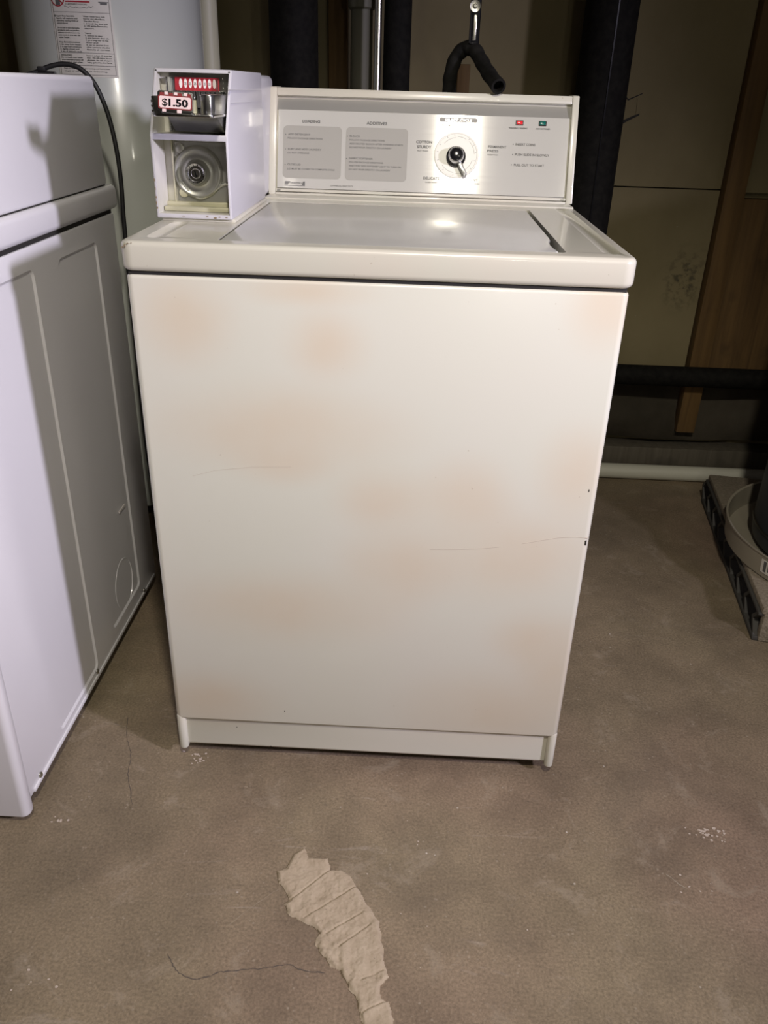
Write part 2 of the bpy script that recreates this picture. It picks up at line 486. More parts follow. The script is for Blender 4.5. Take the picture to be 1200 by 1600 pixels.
bm = NB(); lathe(bm, [(0,.000),(.0095,0),(.0105,.0015),(.0098,.003),(.006,.0022),(.0035,.002),(.0035,.006),(.0025,.007),(0,.007)], 28, Matrix.Translation((.1425,.700,1.2435)) @ Matrix.Rotation(PI/2, 4, 'X'))
mk('bolt', bm, M['conduit'], t2)

# ------------------------------------------------------------------ white water heater behind, with its warning label
HX, HY, HR = -.696, 1.11, .215
t = thing('water_heater', 'tall white cylindrical water heater with a printed warning label, behind the dryer', 'water heater', (HX,HY,0))
bm = NB(); lathe(bm, [(HR-.02,.04),(HR,.05),(HR,1.48),(HR-.03,1.52),(.06,1.54),(0,1.54)], 96, Matrix.Translation((HX,HY,0))); mk('tank', bm, M['tank'], t)
for a in (45,135,225,315):
    bm = NB(); cyl(bm, (HX+.15*math.cos(math.radians(a)), HY+.15*math.sin(math.radians(a)), 0), (HX+.15*math.cos(math.radians(a)), HY+.15*math.sin(math.radians(a)), .045), .02, 16); mk('leg', bm, M['darksteel'], t)
A0, A1, LZ0, LZ1 = math.radians(-13.5), math.radians(20.7), 1.105, 1.40
LW = (A1-A0)*HR
def wrap(b, off):
    """label coordinates (u across, v up from the bottom) onto the tank"""
    for v in b.verts:
        a = A0 + v.co.x/HR
        r = HR + off + v.co.z
        v.co = Vector((HX + r*math.sin(a), HY - r*math.cos(a), LZ0 + v.co.y))
def grid(b, x0, x1, y0, y1, nx):
    vs = [[b.verts.new((x0+(x1-x0)*i/nx, y, 0)) for i in range(nx+1)] for y in (y0, y1)]
    for i in range(nx): b.faces.new((vs[0][i], vs[0][i+1], vs[1][i+1], vs[1][i]))
bm = NB(); grid(bm, 0, LW, 0, LZ1-LZ0, 24); wrap(bm, .0006); mk('warning_label', bm, M['labelpaper'], t)
lab = t.children[-1] if t.children else None
lab = [o for o in bpy.data.objects if o.name == 'warning_label'][0]
bm = NB(); I4 = Matrix.Identity(4); m_ = .004; lw = .0008
for (x0,x1,y0,y1) in ((m_,LW-m_,m_,m_+lw),(m_,LW-m_,.022,.022+lw),(m_,LW-m_,.046,.046+lw),(m_,LW-m_,.1215,.1215+lw)):
    grid(bm, x0, x1, y0, y1, 20)
for x in (m_, LW-m_-lw): grid(bm, x, x+lw, m_, .29, 1)
def lines(strs, u, v, h, lead, w=None):
    for i, s_ in enumerate(strs):
        if s_: text(bm, s_, I4, u, v-i*lead, width=(w or .0485)*min(1, len(s_)/25), height=h, bold=.03)
lines(['Vapors from flammable','liquids will explode and','catch fire causing death or','severe burns.','',
       'Do not use or store flammable','products such as gasoline,','solvents or adhesives in the','same room or area near the','water heater.','',
       'Keep flammable products:',' 1. far away from heater,',' 2. in approved containers,',' 3. tightly closed and',' 4. out of children\'s reach.'], .009, .1135, .0026, .0044)
lines(['Water heater has a main','burner and pilot flame.','The pilot flame:',' 1. is on all the time and',' 2. will ignite flammable','    vapors.','','Vapors:',' 1. cannot be seen,',' 2. are heavier than air,',' 3. go a long way on the','    floor and','  4. can be carried from','    other rooms to the pilot','    flame by air currents.'], .068, .1135, .0026, .0044)
lines(['INSTALLATION:','Do not install water heater','where flammable products will','be stored or used unless'], .009, .0405, .0026, .0044)
lines(['heater is at least 18" above the','floor.  This will reduce, but not','eliminate, the risk of vapors','being ignited by pilot flame.'], .066, .0405, .0026, .0044, .052)
text(bm, 'Read and follow water heater warnings and instructions.', I4, .012, .0155, width=.10, height=.0026, bold=.01)
text(bm, 'Call if manual is missing.', I4, .012, .010, width=.095, height=.0026, bold=.01)
text(bm, 'FLAMMABLE VAPORS', I4, .034, .135, width=.045, height=.003)
# black warning triangle
v3 = [bm.verts.new(p) for p in ((.0045,.1130,0),(.0085,.1130,0),(.0065,.1175,0))]; bm.faces.new(v3)
grid(bm, .106, .120, .137, .142, 2); grid(bm, .103, .123, .1405, .1425, 2)
grid(bm, .012, .022, .134, .155, 2)
# cloud outline
cl = [(.030+.031*(1-math.cos(PI*k/16)), .136-.0035*abs(math.sin(k*1.3))-.004*math.sin(PI*k/16)) for k in range(17)]
for (a, b2) in zip(cl, cl[1:]):
    vs = [bm.verts.new((a[0],a[1],0)), bm.verts.new((b2[0],b2[1],0)), bm.verts.new((b2[0],b2[1]+.0009,0)), bm.verts.new((a[0],a[1]+.0009,0))]; bm.faces.new(vs)
for i in range(3): text(bm, 'Cleaning Solvents', I4, .036, .152+i*.02, width=.04, height=.004)
wrap(bm, .0011); mk('lettering', bm, M['print'], lab)
bm = NB()
ring = [[bm.verts.new((.017 + r*math.cos(2*PI*k/40), .147 + r*math.sin(2*PI*k/40), 0)) for k in range(40)] for r in (.0155,.0135)]
for k in range(40): bm.faces.new((ring[0][k], ring[0][(k+1)%40], ring[1][(k+1)%40], ring[1][k]))
vs = [bm.verts.new(p) for p in ((.0065,.1555,0),(.008,.157,0),(.0275,.1385,0),(.026,.137,0))]; bm.faces.new(vs)
grid(bm, .034, .085, .140, .1425, 6); grid(bm, .034, .085, .1455, .148, 6)
wrap(bm, .0014); mk('prohibition_sign', bm, M['decalred'], lab)

# ------------------------------------------------------------------ dark grey tank in its pan on a pad, right
TX, TY = 1.20, .72
t = thing('support_pad', 'low ribbed pad with a gritty top on the floor under the grey tank', 'pad', (1.2,.8,0))
ang = math.radians(-8)
XP = Matrix.Translation((.859,.461,0)) @ Matrix.Rotation(ang, 4, 'Z')
bm = NB(); box(bm, .030, .70, .018, .72, .0, .076, xf=XP); mk('pad_core', bm, M['padside'], t)
bm = NB(); box(bm, .006, .715, -.004, .735, .072, .092, .006, 2, XP)
box(bm, .012, .70, -.004, .02, .0, .08, .006, 2, XP); mk('pad_top', bm, M['pad'], t)
bm = NB(); box(bm, .0, .032, 0, .73, .0, .012, .002, 2, XP); box(bm, .0, .03, 0, .73, .068, .076, .002, 2, XP)
for k in range(9):
    y = .002 + k*.09
    prism(bm, [(y,.008),(y+.012,.008),(y+.046,.04),(y+.012,.072),(y,.072),(y+.032,.04)], 'x', .002, .03, xf=XP)
mk('rib_side', bm, M['padside'], t)
t = thing('drip_pan', 'round shallow beige drip pan with a sticker, between tank and pad', 'pan', (TX,TY,.092))
bm = NB(); lathe(bm, [(0,.093),(.315,.093),(.322,.096),(.327,.150),(.330,.152),(.3295,.155),(.324,.153),(.318,.100),(.314,.098),(0,.098)], 96, Matrix.Translation((TX,TY,0)), close=False); mk('pan_body', bm, M['pan'], t)
bm = NB(); R_ = .3265
def arc_sheet(b, a0, a1, z0, z1, r0, r1, n):
    vs = []
    for i in range(n+1):
        a = a0+(a1-a0)*i/n
        vs.append((b.verts.new((TX+r0*math.cos(a), TY+r0*math.sin(a), z0)), b.verts.new((TX+r1*math.cos(a), TY+r1*math.sin(a), z1))))
    for (a_, b_), (c_, d_) in zip(vs, vs[1:]): b.faces.new((a_, c_, d_, b_))
arc_sheet(bm, math.radians(203), math.radians(228), .108, .143, .3250, .3280, 14)
stk = mk('sticker', bm, M['labelpaper'], t)
bm = NB()
for k in range(10):
    a = math.radians(204.5 + k*2.3)
    arc_sheet(bm, a, a+math.radians(.5+.9*(k % 3 == 0)), .112+.004*(k % 2), .140-.006*(k % 3), .3259, .3288, 2)
mk('print', bm, M['print'], stk)
t = thing('storage_tank', 'dark grey cylindrical tank standing in the beige drip pan', 'tank', (TX,TY,.098))
bm = NB(); lathe(bm, [(.245,.100),(.258,.112),(.262,.14),(.262,.95),(.245,.985),(.05,1.0),(0,1.0)], 96, Matrix.Translation((TX,TY,0))); mk('tank_shell', bm, M['dgtank'], t)
bm = NB(); lathe(bm, [(.2615,.150),(.2650,.151),(.2650,.156),(.2615,.157)], 96, Matrix.Translation((TX,TY,0)), close=False); mk('tank_band', bm, M['darksteel'], t)

# ------------------------------------------------------------------ dryer, left
t = thing('clothes_dryer', 'white clothes dryer with embossed side panels at the left edge', 'dryer', (-.89,.2,0)); D = t
FX = -.55
a = NB(); prism(a, rrect(-1.23, FX, -.160, .58, .014, 6, (0,0,1,1)), 'z', .032, .868, .003, 2)
def frustum(y0, y1, z0, z1, depth=.0030, out=.0045):
    b = NB(); n = 5
    A = rrect(y0, y1, z0, z1, .010, n); k = out*(depth+.004)/depth
    B = rrect(y0-k+0, y1+k, z0-k, z1+k, .010+k, n)
    va = [b.verts.new((FX-depth, p[0], p[1])) for p in A]; vb = [b.verts.new((FX+.004, p[0], p[1])) for p in B]
    b.faces.new(va); b.faces.new(vb[::-1])
    for q in range(len(A)): b.faces.new((va[q], vb[q], vb[(q+1) % len(A)], va[(q+1) % len(A)]))
    return b
for rc in ((.000,.185,.056,.829), (.290,.464,.074,.826)): a = cut(a, frustum(*rc))
cab = mk('cabinet', a, M['white'], t, ang=25)
bm = NB(); box(bm, FX-.004, FX+.0022, -.125, .565, .032, .040, .001, 2); mk('lower_flange', bm, M['white'], cab)
bm = NB(); prism(bm, rrect(-1.235, FX+.006, -.168, -.140, .012, 6), 'z', .018, .868, .003, 2); mk('front_panel', bm, M['white'], t)
bm = NB(); box(bm, -1.225, FX-.012, -.12, .565, .012, .04); mk('base_frame', bm, M['darkgap'], t)
bm = NB(); box(bm, -1.236, FX+.005, -.170, .600, .875, .919, .010, 4); mk('top_panel', bm, M['white'], t)
bm = NB(); box(bm, -1.228, FX-.003, -.155, .575, .866, .878); mk('seam', bm, M['darkgap'], t)
bm = NB(); prism(bm, [(.020,.9205),(.572,.9205),(.566,1.098),(.556,1.107),(.135,1.107),(.115,1.098)], 'x', -1.225, FX-.003, .006, 3); con = mk('console', bm, M['white'], t)
bm = NB(); box(bm, -1.222, FX-.006, .03, .566, .9185, .922); mk('console_gasket', bm, M['darkgap'], con)
bm = NB()
pts = [Vector((FX-.0026, .383+.052*math.cos(a), .125+.058*math.sin(a))) for a in [math.radians(-60+k*150/28) for k in range(29)]]
tube(bm, pts, .0011, 8); mk('vent_knockout', bm, M['white'], cab)
bm = NB(); pts = [Vector((FX-.0026, .383+.052*math.cos(a), .125+.058*math.sin(a))) for a in [math.radians(90+k*210/28) for k in range(29)]]
tube(bm, pts, .0005, 6); mk('vent_knockout_edge', bm, M['white'], cab)
for (y, z) in ((.178,.047), (-.098,.044), (.486,.042)):
    bm = NB(); lathe(bm, [(0,.0035),(.003,.003),(.0052,.0015),(.0055,0)], 16, Matrix.Translation((FX+.0005,y,z)) @ Matrix.Rotation(PI/2, 4, 'Y'))
    mk('screw', bm, M['conduit'], t)
bm = NB(); box(bm, FX-.001, FX+.0004, .402, .438, .288, .293); mk('scuff_mark', bm, M['paper'], cab)
for (x, y) in ((-1.19,-.1),(-.59,-.1),(-1.19,.53),(-.59,.53)):
    bm = NB(); cyl(bm, (x,y,0), (x,y,.02), .018, 16, .003); mk('foot', bm, M['rubber'], t)

# power cord from the dryer, arching over behind it
t = thing('power_cord', 'black power cord arching up behind the dryer and down beside the washing machine', 'cord', (-.60,.66,0))
bm = NB()
path = catmull([(-.86,.62,.97),(-.80,.66,1.05),(-.735,.67,1.098),(-.702,.675,1.1115),(-.675,.678,1.122),(-.648,.68,1.126),(-.622,.68,1.121),(-.603,.68,1.106),(-.589,.68,1.085),(-.575,.68,1.045),(-.567,.68,1.00),(-.563,.68,.95),(-.563,.68,.90),(-.566,.68,.83),(-.570,.68,.6),(-.572,.68,.3),(-.565,.70,.05),(-.60,.80,.0075)], 8)
tube(bm, path, .0046, 10); mk('cord_body', bm, M['rubber'], t)
bm = NB(); box(bm, -.700, -.684, .6685, .6815, 1.113, 1.121, .002); mk('cord_clip', bm, M['rubber'], t)
# small black junction piece on top of the dryer's back edge
t = thing('cord_bracket', 'small black bracket on the back edge of the dryer console', 'bracket', (-.672,.50,1.107))
bm = NB(); box(bm, -.628, -.608, .500, .535, 1.1072, 1.112, .0012); mk('bracket_plate', bm, M['black'], t)

# ------------------------------------------------------------------ washing machine
W = thing('washing_machine', 'cream coin operated top loading washing machine, softly mottled, in the middle of the floor', 'washing machine', (0,.33,0))
X1 = .3381
# cabinet
bm = NB()
prism(bm, rrect(-X1, X1, 0, .655, .010, 6), 'z', .096, .8695, .0045, 3)
for s in (-1, 1):
    # side skirts carry on below, with a rounded corner post at the front
    x0, x1 = (s*X1, s*(X1-.016)) if s < 0 else (X1-.016, X1)
    prism(bm, rrect(x0, x1, 0, .655, .0075, 5), 'z', .024, .104, .004, 3)
cabW = mk('cabinet', bm, M['cream'], W)
bm = NB(); box(bm, -X1+.004, X1-.004, .004, .650, .862, .880); mk('lid_seam', bm, M['darkgap'], W)
bm = NB(); prism(bm, [(.0035,.0965),(.0085,.0915),(.0085,.034),(.012,.029),(.03,.029),(.03,.0965)], 'x', -X1+.0145, X1-.0145, .0012, 2)
# cove where the panel meets the corner posts
mk('kick_panel', bm, M['cream'], W)
bm = NB(); box(bm, -.318, .318, .05, .645, .012, .10); mk('base_frame', bm, M['darkgap'], W)
for x in (-.29,.29):
    for y in (.06,.60):
        bm = NB(); cyl(bm, (x,y,0), (x,y,.03), .02, 16, .003); mk('foot', bm, M['rubber'], W)
# chips and scratches in the enamel
bm = NB()
for (x, z, w, h) in ((.332,.490,.0012,.003),(.3325,.4865,.001,.0014),(.3245,.578,.0007,.0022),(-.143,.125,.0006,.0016),(-.232,.075,.0008,.0008),(-.172,.034,.0011,.0008)):
    bm = NB(); box(bm, x-w, x+w, -.0003 if z > .1 else .0082, .009, z-h, z+h); mk('paint_chip', bm, M['darkgap'], cabW)
SM = mat('scratch_line', (.50,.44,.36), .6)
def scr(pts, w):
    up = [(x, z+w) for x, z in pts]; dn = [(x, z-w) for x, z in pts][::-1]
    bm = NB(); prism(bm, up+dn, 'y', -.00025, .0005); mk('scratch', bm, SM, cabW)
scr([(.094,.4655),(.13,.467),(.17,.4705),(.20,.475)], .0003)
scr([(.235,.4825),(.265,.490),(.29,.496),(.315,.4985),(.335,.4975)], .00035)
scr([(-.27,.574),(-.235,.585),(-.18,.593),(-.12,.596)], .00022)

# worktop with the lid opening and two drain troughs
a = NB(); prism(a, rrect(-.3425, .3425, -.004, .660, .018, 8), 'z', .8745, .914, .0075, 5)
b = NB(); prism(b, rrect(-.2160, .2520, .0250, .4560, .008, 4), 'z', .896, .93)
deck = cut(a, b)
b = NB(); prism(b, [(.2500,.030),(.2500,.150),(.2450,.142),(.2420,.120),(.2420,.05)], 'z', .8, .7)
b.free()
for xx, y0, y1 in ((-.3035,.036,.166), (.3145,.036,.500)):
    c = NB(); rr = .0165
    path = [(y0-.010,.0002),(y0-.005,.45),(y0,.8),(y0+.006,1),(y1-.006,1),(y1,.8),(y1+.005,.45),(y1+.010,.0002)]
    # trough cross-section: shallow rounded valley, tapering out at both ends
    d = .0042; rings = []
    for y, k in path:
        hw = .0125*max(k,.02)**.5
        rings.append([c.verts.new((xx+hw*q, y, .914+.004 if abs(q) > 1 else .914-d*max(k,.02)*(1-q*q))) for q in (-1.001,-1,-.8,-.5,-.2,.2,.5,.8,1,1.001)])
    for A_, B_ in zip(rings, rings[1:]):
        for q in range(9): c.faces.new((A_[q], A_[q+1], B_[q+1], B_[q]))
        c.faces.new((A_[9], A_[0], B_[0], B_[9]))
    c.faces.new(rings[0]); c.faces.new(rings[-1][::-1])
    bmesh.ops.recalc_face_normals(c, faces=c.faces)
    deck = cut(deck, c)
bmesh.ops.remove_doubles(deck, verts=deck.verts, dist=1e-6)
mk('worktop', deck, M['cream2'], W, ang=30)
bm = NB(); box(bm, -.214, .250, .027, .454, .8955, .8975); mk('lid_well', bm, M['darkgap'], W)
# lid with a finger notch at its right front
pl = [(-.2128,.0275),(.2385,.0275),(.2385,.030),(.2425,.034),(.2395,.060),(.2385,.085),(.2400,.110),(.2445,.130),(.2455,.150),(.2455,.4530),(-.2128,.4530)]
bm = NB(); prism(bm, pl, 'z', .899, .9138, .0012, 2); mk('lid', bm, M['lid'], W)
wt = bpy.data.objects['worktop']
for (x, z, w_, h_) in ((-.3330,.9080,.0012,.0014),(-.3290,.9105,.0016,.0007),(-.3375,.9050,.0007,.0010),(-.3240,.9112,.0008,.0005),(.305,.8930,.0007,.0003)):
    bm = NB(); prism(bm, [(x-w_,z-h_*.3),(x-w_*.3,z-h_),(x+w_*.6,z-h_*.7),(x+w_,z+h_*.2),(x+w_*.2,z+h_)], 'y', -.0042, .002); mk('paint_chip', bm, M['rust'], wt)
# low raised step at the back of the worktop, under the console
bm = NB(); box(bm, -.2335, .338, .500, .66, .9128, .9165, .0016, 2); mk('rear_step', bm, M['cream2'], W)

# console
yc, th = .5519, math.radians(18.53)
up = Vector((0, math.sin(th), math.cos(th))); nn = Vector((0, -math.cos(th), math.sin(th)))
MP = Matrix(((1, 0, 0, 0), (0, up.y, nn.y, yc), (0, up.z, nn.z, .914), (0, 0, 0, 1)))   # x, along the slope, outwards
VT = .1937
def pv(v, w=0): p = MP @ Vector((0, v, w)); return (p.y, p.z)
bm = NB()
prism(bm, [pv(.0025,-.004), pv(.155,-.004), pv(.180,-.008), pv(VT-.001,-.003), (.66, 1.097), (.675, .918)], 'x', -.230, .336, .002, 2)
conW = mk('console', bm, M['cream2'], W)
for (x0, x1) in ((-.2350,-.2220), (.3305,.3430)):
    bm = NB(); prism(bm, [pv(.001,.0035), pv(VT,.0035), (.664, 1.0995), (.679, .9165)], 'x', x0, x1, .0018, 2); e = mk('end_cap', bm, M['cream2'], conW)
bm = NB(); box(bm, -.222, .3305, .1795, VT, -.006, .0022, .0015, 2, MP); mk('top_trim', bm, M['cream2'], conW)
bm = NB(); box(bm, -.222, .3305, .0008, .0055, -.004, .0025, .0012, 2, MP); box(bm, -.222, .3305, .0072, .0125, -.004, .0018, .0012, 2, MP); mk('bottom_trim', bm, M['cream2'], conW)
bm = NB(); prism(bm, [(.1555,-.0025),(.1790,-.0080),(.1790,-.010),(.1555,-.006)], 'x', -.2215, .330, xf=Matrix(((1,0,0,0),(0,up.y,nn.y,yc),(0,up.z,nn.z,.914),(0,0,0,1)))); mk('grey_band', bm, M['aluband'], conW)
for x in (-.2155, .3245):
    bm = NB(); box(bm, x-.0035, x+.0035, .0075, .0105, .0018, .0024, .0003, 1, MP); mk('trim_screw', bm, M['darksteel'], conW)
# brushed panel (own UVs so the grain runs along x)
bm = NB(); box(bm, -.2195, .3285, .0140, .1555, -.004, -.0008, .0006, 1, MP)
uvl = bm.loops.layers.uv.new('uv'); inv = MP.inverted()
for f in bm.faces:
    for l_ in f.loops:
        p = inv @ l_.vert.co; l_[uvl].uv = (p.x, p.y)
pan = mk('control_panel', bm, M['alu'], W)
for (x0,x1,y0,y1) in ((-.2090,-.0980,.0325,.1270), (-.0900,.0270,.0320,.1275)):
    bm = NB(); prism(bm, rrect(x0,x1,y0,y1,.008,5), 'z', -.001, -.0005, xf=MP); mk('grey_field', bm, M['greybox'], pan)
bm = NB(); z_ = Matrix.Translation((0,0,0))
MT = MP @ Matrix.Translation((0,0,-.0003))
def T(s_, u, v, w, h, al='L', bo=.012):
    b = NB(); text(b, s_, MT, u, v, width=w, height=h, align=al, bold=bo); mk('lettering', b, M['print'], pan)
T('LOADING', -.1565, .1328, .0335, .0052, 'C', .02)
T('ADDITIVES', -.0325, .1330, .0385, .0052, 'C', .02)
for (s_, u, v, w) in (('ADD DETERGENT',-.2000,.1098,.0420),('FOLLOW PACKAGE DIRECTIONS',-.2005,.1030,.0660),
  ('SORT AND ADD LAUNDRY',-.2000,.0833,.0640),('DO NOT OVERLOAD',-.2000,.0765,.0410),
  ('CLOSE LID',-.2000,.0555,.0250),('LID MUST BE CLOSED TO COMPLETE CYCLE',-.2000,.0478,.0900),
  ('BLEACH',-.0830,.1098,.0190),('FOLLOW PACKAGE DIRECTIONS',-.0830,.1032,.0660),('ADD DILUTED BLEACH AFTER WASHING STARTS',-.0830,.0966,.1010),('DO NOT POUR DIRECTLY ON LAUNDRY',-.0830,.0900,.0800),
  ('FABRIC SOFTENER',-.0830,.0700,.0450),('FOLLOW PACKAGE DIRECTIONS',-.0830,.0634,.0650),('WAIT FOR "ADD SOFTENER" LIGHT TO TURN ON',-.0830,.0568,.0990),('DO NOT POUR DIRECTLY ON LAUNDRY',-.0830,.0502,.0790)):
    T(s_, u, v, w, .0034 if s_ in ('ADD DETERGENT','SORT AND ADD LAUNDRY','CLOSE LID','BLEACH','FABRIC SOFTENER') else .0030)
for (u, v) in ((-.2045,.1108),(-.2045,.0843),(-.2045,.0565),(-.0875,.1108),(-.0875,.0710),(.2255,.1062),(.2255,.0880),(.2245,.0695)):
    bm = NB(); prism(bm, [(u+.0009*math.cos(k*PI/4), v+.0009*math.sin(k*PI/4)) for k in range(8)], 'z', 0, .0001, xf=MT); mk('bullet', bm, M['print'], pan)
T('COMMERCIAL HEAVY DUTY', -.0955, .0195, .0430, .0026, 'C', 0)
T('COTTON', .0580, .1025, .0300, .0052, 'C', .02); T('STURDY', .0585, .0940, .0270, .0052, 'C', .02); T('HOT WASH', .0560, .0880, .0200, .0026, 'C', 0)
T('PERMANENT', .1960, .0985, .0340, .0046, 'C', .01); T('PRESS', .1880, .0910, .0210, .0046, 'C', .01); T('WARM WASH', .1880, .0850, .0200, .0026, 'C', 0)
T('DELICATE', .0745, .0380, .0300, .0050, 'C', .02); T('WARM WASH', .0745, .0318, .0230, .0026, 'C', 0)
T('KNIT', .1560, .0380, .0130, .0040, 'C', 0); T('COLD WASH', .1560, .0318, .0200, .0026, 'C', 0)
T('PERMANENT PRESS', .1200, .1335, .0600, .0050, 'C', .01); T('COLD WASH', .1200, .1283, .0220, .0026, 'C', 0)
T('WASHING / RINSING', .2330, .1338, .0350, .0026, 'C', .02); T('ADD SOFTENER', .2790, .1338, .0270, .0026, 'C', .02)
T('INSERT COINS', .2300, .1043, .0370, .0042); T('PUSH SLIDE IN SLOWLY', .2300, .0862, .0640, .0042); T('PULL OUT TO START', .2290, .0675, .0570, .0042)
bm = NB(); prism(bm, rrect(.0850,.1560,.1423,.1500,.0036,5), 'z', -.001, -.0004, xf=MP); mk('cycle_pill', bm, M['printsoft'], pan).active_material = M['greybox']
bm = NB(); text(bm, 'SELECT CYCLE', MT, .1205, .1438, width=.050, height=.0044, align='C'); mk('pill_lettering', bm, M['alu'], pan)
# maker's badge: lined block with a dark swoosh and corner
bm = NB()
box(bm, -.2045, -.1660, .0184, .0194, -.0004, 0, xf=MP); box(bm, -.1672, -.1660, .0184, .0268, -.0004, 0, xf=MP)
for k in range(5): box(bm, -.2045, -.1985+.0012*k, .0205+.0013*k, .0211+.0013*k, -.0004, 0, xf=MP)
prism(bm, [(-.1955+.0245*t_, .0236+.0019*math.sin(PI*t_)) for t_ in [k/10 for k in range(11)]] + [(-.171-.0245*t_, .0236-.0016*math.sin(PI*t_)) for t_ in [k/10 for k in range(1,10)]], 'z', -.0004, 0, xf=MP)
prism(bm, [(-.1715,.0205),(-.1672,.0205),(-.1672,.0268),(-.1690,.0268)], 'z', -.0004, 0, xf=MP)
mk('badge', bm, M['print'], pan)
bm = NB(); text(bm, 'Kenmore', MP @ Matrix.Translation((0,0,.0001)), -.1835, .0226, width=.0200, height=.0022, align='C', bold=.03); mk('badge_lettering', bm, M['alu'], pan)

# dial and knob
DC = (.1200, .0835)
bm = NB(); lathe(bm, [(.0415,-.0008),(.0415,.0004),(.0408,.0010),(.0385,.0010),(.0380,.0006),(.0,.0006)], 72, MP @ Matrix.Translation((*DC,0))); dial = mk('dial', bm, M['dial'], W)
bm = NB()
for k, a in enumerate((8,30,52,98,120,150,172,196,228,262,300,320,345)):
    a = math.radians(a); box(bm, .0345, .0375, -.0003, .0003, .0006, .0008, xf=MP @ Matrix.Translation((*DC,0)) @ Matrix.Rotation(a,4,'Z'))
for a0, a1, r in ((95,140,.031),(60,88,.033),(215,262,.032),(300,345,.031),(5,48,.0335),(268,292,.0335)):
    p_ = [Vector((r*math.cos(math.radians(a0+(a1-a0)*k/8)), r*math.sin(math.radians(a0+(a1-a0)*k/8)), .0007)) for k in range(9)]
    b_ = NB(); tube(b_, p_, .00022, 5); join(bm, b_, MP @ Matrix.Translation((*DC,0)))
mk('dial_marks', bm, M['printsoft'], dial)
KX = MP @ Matrix.Translation((.1190,.0800,0))
bm = NB(); lathe(bm, [(.0145,.0006),(.0150,.010),(.0145,.016),(.0135,.0205),(.0125,.0215),(.0115,.0205),(.0110,.0195)], 48, KX); knob = mk('knob', bm, M['chrome'], W)
bm = NB(); lathe(bm, [(.0138,.0195),(.0112,.0196),(.0106,.0208),(.0070,.0217),(.0035,.0221),(.0,.0222)], 40, KX); mk('knob_cap', bm, M['black'], knob)
bm = NB(); lathe(bm, [(.0185,.0007),(.0180,.006),(.0150,.009)], 40, KX); mk('knob_skirt', bm, M['black'], knob)
la = math.atan2(-.034,.0185)
bm = NB(); prism(bm, [(.010,-.0048),(.026,-.0040),(.0385,-.0042),(.0395,-.003),(.0395,.003),(.0385,.0042),(.026,.0040),(.010,.0048)], 'z', .004, .0105, .0012, 2, KX @ Matrix.Rotation(la,4,'Z')); mk('pointer', bm, M['steel'], knob)
for (x, mm, nm, lb) in ((.2350,M['red'],'indicator_light','red indicator lens'), (.2780,M['green'],'indicator_light','green indicator lens')):
    bm = NB(); box(bm, x-.0072, x+.0072, .1400, .1490, -.001, .0003, .0006, 1, MP); l_ = mk(nm, bm, M['black'], W)
    l_['label'] = lb
    bm = NB(); box(bm, x-.0056, x+.0056, .1415, .1477, 0, .0016, .0007, 2, MP); mk('lens', bm, mm, l_)

# ------------------------------------------------------------------ coin box on the worktop
XL, XR = -.3405, -.2265
prof = [(.1760,.9185),(.1760,1.0330),(.2270,1.1190),(.470,1.1190),(.470,.9185)]
def yf(z): return .1760 if z <= 1.033 else .1760 + (z-1.033)*(.051/.086)
a = NB(); prism(a, prof, 'x', XL, XR, .0022, 3)
b = NB(); prism(b, [(.15,.9255),(.15,1.0265),(.232,1.0265),(.232,.9255)], 'x', XL+.0040, XR-.0035)
case = cut(a, b)
b = NB(); prism(b, [(.10,1.0345),(.15,1.130-.016),(.2450,1.1140),(.2450,1.0345)], 'x', XL+.0042, XR-.0037)
case = cut(case, b)
bmesh.ops.remove_doubles(case, verts=case.verts, dist=1e-6)
cs = mk('coin_meter_case', case, [M['caseout'], M['casein']], W, ang=30)
for p in cs.data.polygons:
    c_ = p.center + Vector((0,.33,0))
    if XL+.0035 < c_.x < XR-.003 and c_.y < .2455 and c_.z+0 > .924 and c_.z < 1.115 and c_.y > yf(c_.z)+.0025: p.material_index = 1
bm = NB(); box(bm, XL+.006, XR+.0035, .182, .462, .9138, .9190, .0015, 2); mk('case_base', bm, M['cream2'], cs)
# rear hump of the case behind, overlapping the console's end
bm = NB(); box(bm, XL+.002, XR-.008, .468, .640, .9140, 1.1165, .010, 4); mk('rear_cover', bm, M['caseout'], cs)
bm = NB(); box(bm, XR-.001, XR+.0012, .20, .462, 1.0930, 1.0942); box(bm, XR-.001, XR+.0010, .205, .455, 1.0760, 1.0768)
mk('case_fold', bm, M['caseout'], cs)
for (x, z) in ((XL+.0035,1.1155), (XR-.0035,1.1155)):
    bm = NB(); cyl(bm, (x,.2245,z), (x,.2275,z), .0014, 12); mk('corner_hole', bm, M['darkgap'], cs)
for (x, z, w_, h_) in ((-.3392,.9720,.0010,.0022),(-.3392,.9600,.0008,.0030),(-.3390,.9480,.0012,.0018),(-.3393,.9400,.0009,.0026),(-.3385,.9330,.0013,.0016),(-.2520,.9212,.0026,.0014),(-.2455,.9224,.0020,.0008),(-.2640,.9226,.0022,.0007),(-.2350,.9222,.0022,.0007),(-.3000,.9224,.0030,.0005)):
    bm = NB(); prism(bm, [(x-w_,z-h_*.3),(x-w_*.3,z-h_),(x+w_*.6,z-h_*.7),(x+w_,z+h_*.2),(x+w_*.2,z+h_),(x-w_*.7,z+h_*.6)], 'y', .1757, .1775); mk('paint_chip', bm, M['rust'], cs)
